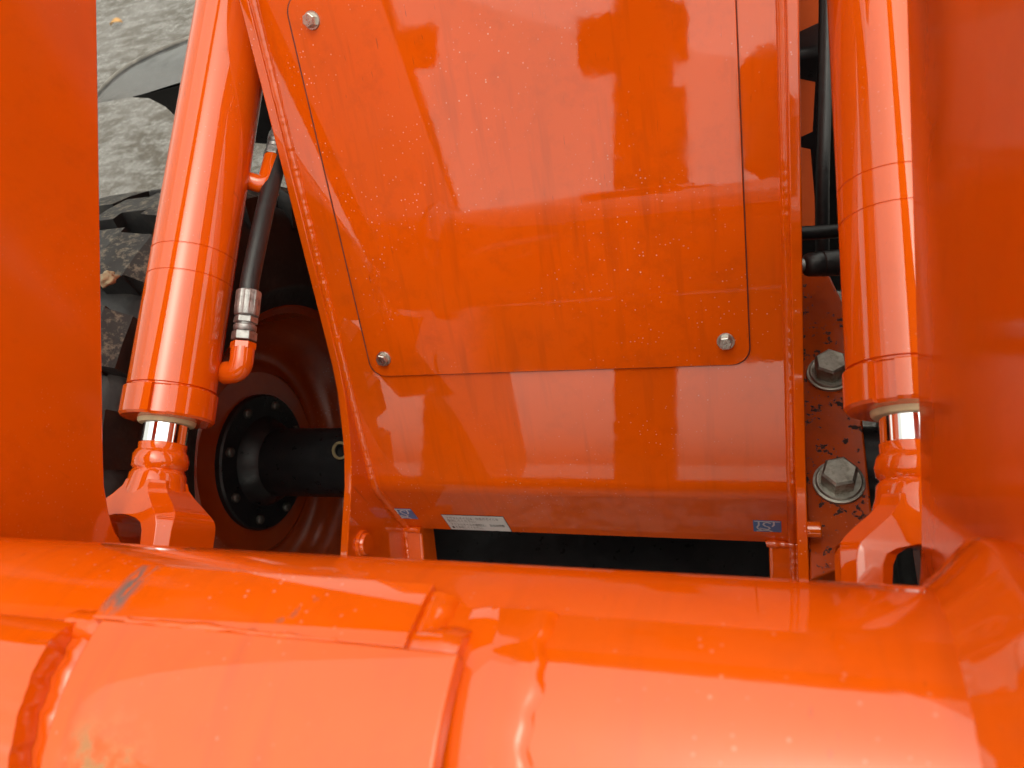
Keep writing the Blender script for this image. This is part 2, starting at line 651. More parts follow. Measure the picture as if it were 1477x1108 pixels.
def find_strip(px, py):
    """where the line of sight through a photo point meets the strip: across X, distance down"""
    r = ray(px, py)
    o = np.array([CX, 0, 0])
    a = np.array([0, ex, en])
    t = (a - o).dot(SN) / r.dot(SN)
    P = o + r * t
    return P[0], (P - a).dot(SD)


wx0, wd0 = find_strip(636, 742)
wx1, wd1 = find_strip(738, 766)
wx0b, _ = find_strip(652, 762)
wx0 = (wx0 + wx0b) / 2
st = sticker('sticker', wx0 - .0012, wx1 + .0012, wd0 - .0012, wd1 + .0012, M['ink'], 'white caution sticker with two blocks of small lettering')
face = MB()
q4 = [strip_pt(a, b_, .0012) for a, b_ in ((wx0, wd0), (wx1, wd0), (wx1, wd1), (wx0, wd1))]
face.add(q4, [(0, 1, 2, 3)]).build('sticker_face', M['sticker_white'], st, smooth=None)
ww, wh = wx1 - wx0, wd1 - wd0
ls = wh * .19
text_lines([('アクスルオイルは、指定のオイルを', ww * .04, -wh * .27, ls, ww * .86), ('使用してください。', ww * .04, -wh * .45, ls, ww * .46),
            ('アクスルオイルの種類は、', ww * .05, -wh * .70, ls, ww * .58), ('取扱説明書', ww * .70, -wh * .70, ls, ww * .24),
            ('■ を参照してください。', ww * .04, -wh * .90, ls, ww * .52)], st, wx0, wd0, M['ink'])

for (ax, ay), (bx_, by_) in (((564, 733), (604, 748)), ((1086, 750), (1127, 767))):
    x0, d0 = find_strip(ax, ay)
    x1, d1 = find_strip(bx_, by_)
    if ax < 700:
        x0 = (x0 + find_strip(577, 748)[0]) / 2
        x1 = (x1 + find_strip(592, 734)[0]) / 2
    st = sticker('sticker', x0, x1, d0, d1, M['sticker_blue'], 'small blue sticker with a white hook emblem')
    w_, h_ = x1 - x0, d1 - d0
    S = [(.62 * w_, -.22 * h_), (.52 * w_, -.14 * h_), (.40 * w_, -.18 * h_), (.36 * w_, -.34 * h_), (.44 * w_, -.48 * h_), (.55 * w_, -.55 * h_), (.59 * w_, -.68 * h_), (.52 * w_, -.78 * h_),
         (.36 * w_, -.72 * h_), (.24 * w_, -.66 * h_)]
    U = [(.06 * w_, -.06 * h_), (.94 * w_, -.06 * h_)]
    U2 = [(.20 * w_, -.08 * h_), (.20 * w_, -.40 * h_), (.13 * w_, -.58 * h_), (.17 * w_, -.74 * h_), (.30 * w_, -.86 * h_), (.55 * w_, -.86 * h_), (.66 * w_, -.95 * h_)]
    U3 = [(.74 * w_, -.08 * h_), (.74 * w_, -.36 * h_), (.68 * w_, -.48 * h_)]
    U4 = [(.12 * w_, -.94 * h_), (.30 * w_, -.88 * h_)]
    stroke(st, x0, d0, [S, U, U2, U3, U4], h_ * .075, M['white_ink'])

# lugs under the strip, the bushing and the hidden cross channel
for s, (xa, xb) in ((-1, (-.384, -.346)), (1, (.343, .384))):
    c0 = strip_pt(0, STRIP - .006, .004)
    pn = [(c0[1], c0[2]), (c0[1] + .03, c0[2] + .010), (c0[1] + .16, c0[2] + .045), (c0[1] + .16, c0[2] - .03), (c0[1] + .01, c0[2] - .06)]
    MB().prism(pn, xa, xb).build('stop_lug', M['panel'], frame, bevel=.006, seg=3)
    weld([strip_pt(xa - .004, STRIP - .004, .006), strip_pt(xb + .004, STRIP - .004, .006)], .007, 'weld_bead', M['weld'], frame)
    weld([strip_pt(xa if s < 0 else xb, STRIP - .004, .004), np.array([xa if s < 0 else xb, c0[1] + .14, c0[2] + .03])], .006, 'weld_bead', M['weld'], frame)
bp_ = onX(522, 782, -(XW - TP))
MB().lathe((-(XW - TP) - .002, bp_[1] + .004, bp_[2]), (1, 0, 0), [(0, .027), (.006, .027), (.008, .025), (.008, .0215), (.013, .0205), (.0145, .019)], 40).build('bushing', M['panel'], frame, smooth=40)
xr = XW - TP
MB().lathe((XW - .001, .69, N0 + .09), (1, 0, 0), [(0, .012), (.018, .012), (.020, .010)], 20).build('pin_stub', M['panel'], frame, smooth=40)

# axle pad that sticks out of each side plate, with two big bolts
AXY, AXZ = .745, .652          # axle centre line (world)
PADZ = H - 1.155
big_bolt = bolt_mesh('big_bolt', .048, .034, .0345, .005, M['bolt_steel'])
big_washer = MB(raw=True).lathe((0, 0, 0), (0, 0, 1), [(0, .0385), (.005, .0385), (.0055, .037)], 40).mesh('washer', M['bolt_steel'], smooth=35)
for s in (1,):
    x0, x1 = s * (XW + .0005), s * .497
    pts = [(x0, .50), (x1 - s * .03, .53), (x1, .57), (x1, 1.0), (x1 - s * .03, 1.12), (x0, 1.2)]
    kk = len(pts)
    b = MB(raw=True).add([(a, c, PADZ - .032) for a, c in pts] + [(a, c, PADZ) for a, c in pts],
                         [tuple(range(kk))[::-1], tuple(range(kk, 2 * kk))] + [(i, (i + 1) % kk, (i + 1) % kk + kk, i + kk) for i in range(kk)])
    pad = b.build('axle_pad', M['pad'], frame, bevel=.004)
    if s > 0:
        for yy, sp in ((.665, .25), (.883, .6)):
            place(big_washer, 'washer', pad, (s * .453, yy, PADZ + .0005), (0, 0, 1))
            place(big_bolt, 'bolt', pad, (s * .453, yy, PADZ + .0055), (0, 0, 1), sp)
# rib and web under the right pad, and the plates of the tower seen down the right-hand gap
for s in (1,):
    MB(raw=True).box(s * (XW + .0006), s * .485, .56, .60, PADZ - .30, PADZ - .0325).build('rib', M['pad'], frame, bevel=.003)
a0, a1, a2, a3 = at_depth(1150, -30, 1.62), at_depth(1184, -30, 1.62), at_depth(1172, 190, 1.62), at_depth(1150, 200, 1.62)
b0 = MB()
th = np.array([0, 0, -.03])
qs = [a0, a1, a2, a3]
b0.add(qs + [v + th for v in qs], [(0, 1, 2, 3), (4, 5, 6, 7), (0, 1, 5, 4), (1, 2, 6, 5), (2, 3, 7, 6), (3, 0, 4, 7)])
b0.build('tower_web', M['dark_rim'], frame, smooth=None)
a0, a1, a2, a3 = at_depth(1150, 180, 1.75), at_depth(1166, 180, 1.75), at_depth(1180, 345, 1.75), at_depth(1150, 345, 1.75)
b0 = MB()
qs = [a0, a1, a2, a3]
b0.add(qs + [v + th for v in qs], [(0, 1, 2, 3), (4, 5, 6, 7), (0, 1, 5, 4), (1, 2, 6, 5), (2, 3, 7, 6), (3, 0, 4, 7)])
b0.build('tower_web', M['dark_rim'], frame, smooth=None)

# ------------------------------------------------------------------ axle
axle = thing('front_axle', 'black axle tube with bolted flange, carrying the block-treaded left wheel', 'axle', (0, AXY, AXZ))
XFL = -.715
ax = MB(raw=True)
prof = []
for x, r in ((-.70, .078), (-.66, .074), (-.42, .074), (-.38, .070), (-.24, .072), (0, .074), (.24, .072), (.38, .070), (.42, .070), (.66, .068), (.70, .072)):
    prof.append((x, r))
ax.lathe((0, AXY, AXZ), (1, 0, 0), prof, 48).build('axle_tube', M['black'], axle, smooth=40)
fb = MB(raw=True).lathe((0, 0, 0), (0, 0, 1), [(0, .0105), (.006, .0105), (.009, .008), (.010, .004)], 14).mesh('flange_bolt', M['dark_bolt'], smooth=40)
for s in (-1, 1):
    fl = MB(raw=True).lathe((s * .735, AXY, AXZ), (-s, 0, 0), [(0, .150), (.02, .150), (.024, .146), (.024, .10), (.05, .085), (.06, .074)], 56).build('flange', M['black'], axle, smooth=30)
    for k in range(8):
        t = math.radians(22.5 + 45 * k)
        place(fb, 'bolt', fl, (s * .711, AXY + .127 * math.cos(t), AXZ + .127 * math.sin(t)), (-s, 0, 0))
br = onX(481, 621, -.475)
brw = W(*br)
plug = MB(raw=True).lathe((-.475, AXY + .0, AXZ + .05), (0, -.55, .83), [(0, .021), (.036, .021), (.038, .019), (.036, .013), (.024, .0125)], 28).build('breather_port', M['black'], axle, smooth=40)
MB(raw=True).lathe(np.array((-.475, AXY, AXZ + .05)) + .0365 * np.array((0, -.55, .83)), (0, -.55, .83), [(0, .0185), (.0035, .0185), (.004, .0175), (.0035, .0135), (0, .0135)], 28, cap=(False, False)).build('ring', M['brass'], plug, smooth=40)

# ------------------------------------------------------------------ wheels
RT = .60


def make_wheel(cx_, label):
    s = -1 if cx_ < 0 else 1          # +d points at the machine
    t = bpy.data.objects.new('wheel', None)
    COL.objects.link(t)
    t.parent = axle
    t.location = (cx_, 0, 0)
    t['label'] = label
    o = (cx_, AXY, AXZ)
    d = (-s, 0, 0)
    pr = [(.165, .335), (.190, .345), (.203, .375), (.206, .378), (.207, .386), (.205, .390), (.212, .42), (.213, .47), (.206, .515), (.190, .540), (.165, .552), (.10, .560), (0, .563),
          (-.10, .560), (-.165, .552), (-.190, .540), (-.206, .515), (-.213, .47), (-.212, .42), (-.203, .375), (-.190, .345), (-.165, .335)]
    MB(raw=True).lathe(o, d, pr, 96, cap=(False, False)).build('tyre', M['tyre'], t, smooth=60)
    rim = [(.163, .352), (.176, .356), (.182, .350), (.182, .338), (.172, .325), (.12, .312), (.085, .295), (.060, .262), (.050, .235), (.055, .215), (.068, .20), (.070, .12)]
    MB(raw=True).lathe(o, d, rim, 72, cap=(False, True)).build('rim', M['rim'], t, smooth=35)
    NL = 23
    # each lug is a stepped bar from the crown over the shoulder: (x from, x to, start, end along the tread)
    blocks = [(.008, .062, -.070, .032), (.062, .118, -.046, .056), (.118, .178, -.062, .042), (.178, .211, -.058, .038)]
    for side in (-1, 1):
        b = MB(raw=True)
        for bi, (x0, x1, l0, l1) in enumerate(blocks):
            vs = []
            for x in (x0, x1):
                rt = .604 - 2.6 * max(0, x - .11) ** 2 - (.012 if x > .2 else 0)
                rb_ = .553 if x < .17 else .500
                for l in (l0, (l0 + l1) / 2, l1):
                    a = l / .6
                    xb = x if x < .2 else .2125
                    vs.append((side * x, rt * math.sin(a), rt * math.cos(a)))
                    ab = a * 1.04
                    vs.append((side * xb, rb_ * math.sin(ab), rb_ * math.cos(ab)))
            # index: x*6 + l*2 + (0 top, 1 bottom)
            fs = []
            for li in (0, 1):
                fs.append((li * 2, li * 2 + 2, 6 + li * 2 + 2, 6 + li * 2))
                fs.append((li * 2, li * 2 + 1, li * 2 + 3, li * 2 + 2))
                fs.append((6 + li * 2, 6 + li * 2 + 2, 6 + li * 2 + 3, 6 + li * 2 + 1))
            fs += [(0, 6, 7, 1), (4, 5, 11, 10)]
            b.add(vs, fs)
            for q_ in (0, 3):
                b.fm[len(b.fm) - len(fs) + q_] = 1
        me = b.mesh('lug', [M['tyre'], M['lug']], smooth=None)
        for k in range(NL):
            lo = bpy.data.objects.new('lug', me)
            COL.objects.link(lo)
            lo.parent = t
            lo.rotation_euler = (2 * math.pi * (k + (.5 if side > 0 else 0)) / NL + .06, 0, 0)
    return t


make_wheel(-.795, 'black block-treaded tyre on an orange rim, left of the axle')
make_wheel(.795, 'dark tyre behind the right lift cylinder')

# ------------------------------------------------------------------ lift boom: two arms and the cross tube
boom = thing('lift_boom', 'orange loader arms joined by a thick welded cross tube in the foreground', 'loader boom', W(0, .4354, -.3679))
AI, AT = .487, .042
low = lambda p: -.8652 + .4354 * p
TC = (.4354, -.3679)
TR = .13
lower = [(-1.15, low(-1.15)), (-.6, low(-.6)), (-.1, low(-.1)), (.2, low(.2)), (.38, low(.38)), (.417, -.6845), (.4543, -.676), (.4804, -.6741), (.5054, -.678),
         (.535, -.692), (.57, -.720), (.60, -.735), (.64, -.738), (.68, -.722), (.705, -.69), (.72, -.63), (.76, -.57), (.86, -.50), (1.15, -.36)]
upper = [(1.35, -.22), (1.3, .0), (.9, -.02), (.55, -.13), (.3, -.235), (.1, -.33), (-.2, -.45), (-1.15, -.85)]
for s in (-1, 1):
    MB().prism(lower + upper, s * AI, s * (AI + AT)).build('lift_arm', M['arm'], boom, bevel=.003)

e2t = np.array([0, -TC[0], -TC[1]])    # from the tube towards the camera side


def tube_pt(X, r, deg):
    """point on the cross tube, deg measured from the direction to the upper silhouette towards the front"""
    th = math.radians(deg)
    # outward direction in (p, n)
    return np.array([X, TC[0] + r * math.sin(th), TC[1] + r * math.cos(th)])


rng = random.Random(3)
# circumference angle: sin -> p, cos -> n ; camera side is near -49.8 deg, upper silhouette near -130 deg
MB().lathe((-AI - .001, *TC), (1, 0, 0), [(0, TR), (2 * AI + .002, TR)], 160, cap=(False, False)).build('cross_tube', M['boom'], boom, smooth=60)


def shell(X0, X1, a0, a1, r0, r1, name, mat, kx=24, ka=40, round_=.003, bevel=.003, ridge=None):
    b = MB()
    vs, fs = [], []
    for rr in (r0, r1):
        for i in range(ka + 1):
            a = a0 + (a1 - a0) * i / ka
            for j in range(kx + 1):
                X = X0 + (X1 - X0) * j / kx
                vs.append(tube_pt(X, rr, a))
    st_ = (ka + 1) * (kx + 1)
    ix = lambda l, i, j: l * st_ + i * (kx + 1) + j
    for i in range(ka):
        for j in range(kx):
            for l in (0, 1):
                fs.append((ix(l, i, j), ix(l, i + 1, j), ix(l, i + 1, j + 1), ix(l, i, j + 1)))
    for i in range(ka):
        for j in (0, kx):
            fs.append((ix(0, i, j), ix(0, i + 1, j), ix(1, i + 1, j), ix(1, i, j)))
    for j in range(kx):
        for i in (0, ka):
            fs.append((ix(0, i, j), ix(0, i, j + 1), ix(1, i, j + 1), ix(1, i, j)))
    b.add(vs, fs)
    return b.build(name, mat, boom, smooth=40, bevel=bevel)


def tube_angle(px, py, r):
    """angle round the tube (and X) of the surface point of radius r seen through a photo point"""
    d = ray(px, py)
    c = np.array(TC)
    dd = d[1:]
    A, B, C_ = dd.dot(dd), -2 * dd.dot(c), c.dot(c) - r * r
    disc = B * B - 4 * A * C_
    t = (-B - math.sqrt(max(disc, 0))) / (2 * A)
    q = d * t
    return math.degrees(math.atan2(q[1] - c[0], q[2] - c[1])), CX + q[0]


aA, xA = tube_angle(430, 833, TR + .009)
aB, xB = tube_angle(640, 855, TR + .009)
aC, xC = tube_angle(600, 930, TR + .018)


def scrape(q, col, cr):
    o = parent_origin(boom)
    pa, pb = [W(*tube_pt(tube_angle(*p_, TR + .009)[1], TR + .009, tube_angle(*p_, TR + .009)[0])) - o for p_ in ((210, 828), (172, 872))]
    mk = seg_mask(q, pa, pb, .004, .014)
    sv = q.coord(scale=(120, 18, 18))
    st_ = q.rampf(q.noise(sv, 3.0, 4, .6), .42, .5)
    f1 = q.math('MULTIPLY', mk, st_)
    pc, pd = [W(*tube_pt(tube_angle(*p_, TR + .009)[1], TR + .009, tube_angle(*p_, TR + .009)[0])) - o for p_ in ((455, 872), (410, 900))]
    mk2 = q.math('MULTIPLY', seg_mask(q, pc, pd, .001, .007), q.rampf(q.noise(q.coord(), 120, 4, .6), .52, .6, 0, .8))
    pe, pf = [W(*tube_pt(tube_angle(*p_, TR + .014)[1], TR + .014, tube_angle(*p_, TR + .014)[0])) - o for p_ in ((145, 1092), (175, 1100))]
    mud = q.math('MULTIPLY', seg_mask(q, pe, pf, .012, .034), q.rampf(q.noise(q.coord(), 55, 5, .6), .45, .62, 0, .75))
    col = q.mix(mud, col, (.30, .17, .05))
    col = q.mix(q.math('MAXIMUM', f1, mk2), col, (.12, .095, .085))
    cr = q.math('ADD', cr, q.math('MULTIPLY', q.math('MAXIMUM', f1, mud), .5))
    return col, cr


M['saddle'] = paint('paint_saddle', specks=.4, scratch=.5, grime=.30, peel=.14, extra=scrape)
XL, XR1, XR2 = -.092, .150, .186


def saddle(X0, X1, a0, a1, g0, g1, name, mat, lead=.0):
    """a bent plate on the tube: g0 / g1 are its outer heights above the tube at both ends"""
    kx, ka = 30, 48
    vs, fs = [], []
    for l in (0, 1):
        for i in range(ka + 1):
            t = i / ka
            a = a0 + (a1 - a0) * t
            ro = TR + g0 + (g1 - g0) * t ** 1.15
            r = ro if l else max(TR + .0004, ro - .0135)
            for j in range(kx + 1):
                vs.append(tube_pt(X0 + (X1 - X0) * j / kx, r, a))
    st_ = (ka + 1) * (kx + 1)
    ix = lambda l, i, j: l * st_ + i * (kx + 1) + j
    for i in range(ka):
        for j in range(kx):
            for l in (0, 1):
                fs.append((ix(l, i, j), ix(l, i + 1, j), ix(l, i + 1, j + 1), ix(l, i, j + 1)))
        for j in (0, kx):
            fs.append((ix(0, i, j), ix(0, i + 1, j), ix(1, i + 1, j), ix(1, i, j)))
    for j in range(kx):
        for i in (0, ka):
            fs.append((ix(0, i, j), ix(0, i, j + 1), ix(1, i, j + 1), ix(1, i, j)))
    return MB().add(vs, fs).build(name, mat, boom, smooth=40, bevel=.0022)


saddle(XL, XR1, aA, aC - .05, .0115, .0130, 'saddle_plate', M['saddle'])
saddle(XL + .010, XR2, aC, 28, .0140, .034, 'saddle_plate', M['saddle'])
# worn crease between the two, and the weld runs at their ends
weld([tube_pt(XL + .03 + (XR1 - XL - .07) * i / 30, TR + .0122, aC - .3) for i in range(31)], .0024, 'weld_bead', M['boom'], boom, amp=.5)
weld([tube_pt(XR1 + .003, TR - .007, aB + (aC - aB) * i / 8) for i in range(9)], .0155, 'weld_bead', M['boom'], boom, amp=.1)
weld([tube_pt(XR1 - .012 + .052 * i / 10, TR - .008, aC - 2.8) for i in range(11)], .0175, 'weld_bead', M['boom'], boom, amp=.08)
# smooth weld fillet running down beside the plate's right edge
b = MB()
vs, fs = [], []
kk = 90
ph = [rng.uniform(0, 6.28) for _ in range(6)]
secs = [(XR2 - .012, TR - .001), (XR2 + .004, TR + .0030), (XR2 + .016, TR + .0034), (XR2 + .030, TR + .0036), (XR2 + .040, TR + .0042), (XR2 + .045, TR + .0034), (XR2 + .049, TR - .001)]
for i in range(kk):
    u = i / (kk - 1)
    a = aB + 1.5 + (34 - aB) * u
    j1 = .0002 * math.sin(u * 40 + ph[0]) + .0002 * math.sin(u * 71 + ph[1])
    j2 = .0016 * math.sin(u * 33 + ph[2]) + .0010 * math.sin(u * 90 + ph[3])
    for k_, (X, r) in enumerate(secs):
        vs.append(tube_pt(X + (j2 if k_ >= 4 else 0), r + (j1 if k_ in (4, 5) else 0), a))
ns = len(secs)
for i in range(kk - 1):
    for j in range(ns - 1):
        fs.append((i * ns + j, i * ns + j + 1, (i + 1) * ns + j + 1, (i + 1) * ns + j))
b.add(vs, fs).build('weld_fillet', M['boom'], boom, smooth=60)
# left side: groove and heavy bead, then the raised sleeve
aL, xLs = tube_angle(120, 893, TR + .01)
weld([tube_pt(XL - .010, TR - .0065, aL + (34 - aL) * i / 50) for i in range(51)], .008, 'weld_bead', M['boom'], boom, amp=.25, step=.004)
weld([tube_pt(XL - .030 + .040 * i / 8, TR - .006, aL - .5) for i in range(9)], .0125, 'weld_bead', M['boom'], boom, amp=.08)
kx, ka = 24, 110
vs, fs = [], []
for l in (0, 1):
    for i in range(ka + 1):
        u = i / ka
        a = aL - 1 + (34 - aL) * u
        up = min(1, u / .10) ** .6
        jag = .0011 * math.sin(u * 61 + 1) + .0006 * math.sin(u * 137) + rng.uniform(-.0003, .0003)
        for j in range(kx + 1):
            w_ = j / kx
            X = -AI + .03 + (XL - .020 + jag * (1 if j == kx else 0) - (-AI + .03)) * w_
            r = TR + .0004 if l == 0 else TR + .0008 + (.0165 + (jag * .5 if j >= kx - 1 else 0)) * up * (.25 + .75 * w_ ** 1.6)
            vs.append(tube_pt(X, r, a))
st_ = (ka + 1) * (kx + 1)
ix = lambda l, i, j: l * st_ + i * (kx + 1) + j
for i in range(ka):
    for j in range(kx):
        for l in (0, 1):
            fs.append((ix(l, i, j), ix(l, i + 1, j), ix(l, i + 1, j + 1), ix(l, i, j + 1)))
    for j in (0, kx):
        fs.append((ix(0, i, j), ix(0, i + 1, j), ix(1, i + 1, j), ix(1, i, j)))
for j in range(kx):
    for i in (0, ka):
        fs.append((ix(0, i, j), ix(0, i, j + 1), ix(1, i, j + 1), ix(1, i, j)))
MB().add(vs, fs).build('sleeve', M['boom'], boom, smooth=45)

# collars where the tube meets the arms
for s in (-1, 1):
    def rr(th, k, s_, r):
        return r + (.0007 * math.sin(th * 37 + k) + .0006 * math.sin(th * 61 + 2 * k) + .0006 * math.sin(th * 13) if k in (3, 4, 5) else 0)
    MB().lathe((s * (AI + .001), *TC), (-s, 0, 0), [(0, TR + .031), (.012, TR + .031), (.0135, TR + .0300), (.024, TR + .0175), (.033, TR + .0065), (.037, TR + .0025), (.041, TR - .001)], 180, rfun=rr, cap=(False, False)).build('weld_collar', M['boom'], boom, smooth=38)

# ------------------------------------------------------------------ lift cylinders
DA = np.array([0, .7958, .6056])
DA = DA / np.linalg.norm(DA)
E2 = np.array([0, -.6056, .7958])
E2 = E2 / np.linalg.norm(E2)
CP, CN = .3686, -1.1323 + .761 * .3686


def lift_cylinder(s, label):
    X = s * .5
    o = np.array([X, CP, CN])
    t = thing('lift_cylinder', label, 'hydraulic cylinder', W(*(o - DA * 1.0)), 'lift cylinders either side of the frame')
    L = lambda prof, name, mat, parent=t, seg=72, sm=35, **k: MB().lathe(o, DA, prof, seg, e2=E2, **k).build(name, mat, parent, smooth=sm)
    r = .0635
    sm_ = lambda s0: [(s0 - .0012, r), (s0 - .0004, r - .0011), (s0 + .0004, r - .0011), (s0 + .0012, r)]
    L([(-1.12, r * .7), (-1.10, r)] + sm_(-.231) + sm_(-.188) + [(-.0175, r), (-.0165, r - .003), (-.014, r - .003)], 'barrel', M['cyl'])
    nang = -math.radians(30) * s

    def notch(th, k, s_, r_):
        # th runs from E2 towards cross(DA, E2)
        e1x = np.cross(DA, E2)[0]
        for base in (0, 180):
            a = nang * (1 if e1x > 0 else -1) + math.radians(base)
            d = (th - a + math.pi) % (2 * math.pi) - math.pi
            if abs(d) < math.radians(10) and r_ > .06:
                return r_ - .0065
        return r_
    g_ = L([(-.0145, r - .004), (-.0135, .0655), (-.012, .0672), (.027, .0672), (.0305, .064), (.0305, .040)], 'gland', M['cyl'], seg=360, sm=25, rfun=notch)
    L([(.0300, .041), (.0345, .0405), (.037, .0385), (.037, .0335)], 'wiper_seal', M['seal'], g_, cap=(True, True))
    L([(.03, .0325), (.066, .0325)], 'rod', M['chrome'])
    rnd = random.Random(5)
    wob = {}

    def bumpy(th, k, s_, r_):
        if 3 <= k <= 8:
            return r_ + .0006 * math.sin(th * 5 + k * 1.7) + .0005 * math.sin(th * 11 + k * 2.6)
        return r_
    # painted neck with its weld, flaring into the fork
    L([(.0655, .0325), (.0665, .0338), (.076, .0338), (.0785, .0355), (.083, .0385), (.092, .0395), (.101, .0382), (.105, .0350), (.1075, .0365), (.112, .0395), (.124, .0405), (.134, .0435), (.145, .046)],
      'neck', M['cyl'], rfun=bumpy, sm=50, seg=64)
    # fork: a yoke block and two legs straddling the arm
    fk = MB()
    # levels along the axis: distance, outer half width, half gap, half height, chamfer
    lev = [(.122, .0365, 0, .0365, .0150), (.132, .0395, 0, .040, .0165), (.144, .050, 0, .046, .019), (.158, .0655, 0, .052, .020), (.168, .0750, 0, .0555, .019), (.1735, .0785, .0, .057, .017),
           (.1745, .0788, .010, .057, .017), (.178, .0798, .021, .058, .016), (.184, .0804, .0285, .058, .015), (.194, .0805, .0325, .058, .014), (.210, .0805, .034, .058, .014), (.40, .0805, .034, .058, .014), (.425, .0805, .034, .045, .014), (.44, .0805, .034, .02, .012)]
    for q in (-1, 1):
        vs_, fs_ = [], []
        for sv, go, gi, h, c in lev:
            ci = min(.010, gi * .35)
            for x, e in ((gi + ci, -h), (go - c, -h), (go, -h + c), (go, h - c), (go - c, h), (gi + ci, h), (gi, h - ci), (gi, -h + ci)):
                vs_.append(o + np.array([q * x, 0, 0]) + DA * sv + E2 * e)
        for i in range(len(lev) - 1):
            for j in range(8):
                if j in (5, 6, 7) and lev[i][2] == 0 and lev[i + 1][2] == 0:
                    continue
                fs_.append((i * 8 + j, i * 8 + (j + 1) % 8, (i + 1) * 8 + (j + 1) % 8, (i + 1) * 8 + j))
        fs_.append(tuple(range((len(lev) - 1) * 8, len(lev) * 8)))
        fk.add(vs_, fs_)
    fo = fk.build('fork', M['cyl'], t, smooth=None)
    bm = bmesh.new()
    bm.from_mesh(fo.data)
    bmesh.ops.remove_doubles(bm, verts=bm.verts, dist=.0004)
    bmesh.ops.recalc_face_normals(bm, faces=bm.faces)
    bm.to_mesh(fo.data)
    bm.free()
    bv = fo.modifiers.new('bevel', 'BEVEL')
    bv.width, bv.segments, bv.limit_method, bv.angle_limit, bv.harden_normals = .0045, 3, 'ANGLE', math.radians(28), True
    fo.data.shade_smooth()
    fo.data.set_sharp_from_angle(angle=math.radians(50))
    MB().lathe(o + DA * .31 + np.array([-.085, 0, 0]), (1, 0, 0), [(0, .03), (.17, .03)], 28).build('pivot_pin', M['bolt_steel'], t)
    return t, o


cylL, oL = lift_cylinder(-1, 'orange lift cylinder with a steel hose end, beside the block-treaded tyre')
cylR, oR = lift_cylinder(1, 'orange lift cylinder half hidden behind the blurred right arm')

# ports on the left barrel
XP = -.412


def elbow(parent, base, turn, end, r, name='port_elbow'):
    base, turn, end = map(np.array, (base, turn, end))
    d1 = (turn - base) / np.linalg.norm(turn - base)
    d2 = (end - turn) / np.linalg.norm(end - turn)
    pts = [base]
    R = r * 1.0
    a_, b_ = turn - d1 * R, turn + d2 * R
    for i in range(9):
        t = i / 8
        pts.append((1 - t) ** 2 * a_ + 2 * t * (1 - t) * turn + t * t * b_)
    pts.append(end)
    ob = MB().tube(pts, r, 24).build(name, M['cyl'], parent, smooth=50)
    return ob


tn = onX(347, 535, XP)
axisd = DA
e_end = onX(352, 488, XP)
e_dir = (e_end - tn) / np.linalg.norm(e_end - tn)
e_end = tn + e_dir * .036
el = elbow(cylL, (-.445, tn[1] + .004, tn[2] - .004), tn, e_end, .0180)
MB().lathe(e_end - e_dir * .002, e_dir, [(0, .0195), (.010, .0195), (.011, .0185)], 6).build('hex_shoulder', M['cyl'], el, smooth=None, bevel=.001)

hose = thing('hydraulic_hose', 'black rubber hose with crimped steel end beside the left lift cylinder', 'hose', W(*e_end), 'hydraulic hoses')
b0 = e_end + e_dir * .0105
MB().lathe(b0, e_dir, [(0, .0125), (.001, .0195), (.014, .0195), (.0155, .0170)], 6).build('hex_nut', M['crimp'], hose, smooth=None, bevel=.0012)
MB().lathe(b0, e_dir, [(.0155, .0155), (.018, .0172), (.024, .0174), (.026, .0145), (.028, .0142)], 32).build('ferrule', M['crimp'], hose, smooth=40)
MB().lathe(b0, e_dir, [(.028, .0142), (.0285, .0185), (.038, .0185), (.039, .0160)], 6).build('hex_nut', M['crimp'], hose, smooth=None, bevel=.0012)


def crimped(th, k, s_, r_):
    return r_ - (.0011 if int(th / (2 * math.pi) * 16) % 2 and 2 <= k <= 4 else 0)


MB().lathe(b0, e_dir, [(.039, .0155), (.041, .0182), (.046, .0192), (.060, .0190), (.078, .0192), (.080, .0182), (.081, .0155)], 64, rfun=crimped).build('crimp_collar', M['crimp'], hose, smooth=25)
hp = [b0 + e_dir * .075, b0 + e_dir * .10]
for px, py, X in ((373, 345, -.414), (383, 300, -.418), (397, 245, -.424), (413, 190, -.432), (430, 130, -.44), (450, 60, -.445)):
    hp.append(onX(px, py, X))


def smooth_path(pts, k=8):
    P = [np.array(q, float) for q in pts]
    P = [2 * P[0] - P[1]] + P + [2 * P[-1] - P[-2]]
    out = []
    for i in range(1, len(P) - 2):
        for j in range(k):
            t = j / k
            out.append(.5 * ((2 * P[i]) + (-P[i - 1] + P[i + 1]) * t + (2 * P[i - 1] - 5 * P[i] + 4 * P[i + 1] - P[i + 2]) * t * t + (-P[i - 1] + 3 * P[i] - 3 * P[i + 1] + P[i + 2]) * t ** 3))
    out.append(P[-2])
    return out


MB().tube(smooth_path(hp), .0148, 20).build('rubber_hose', M['rubber'], hose, smooth=60)

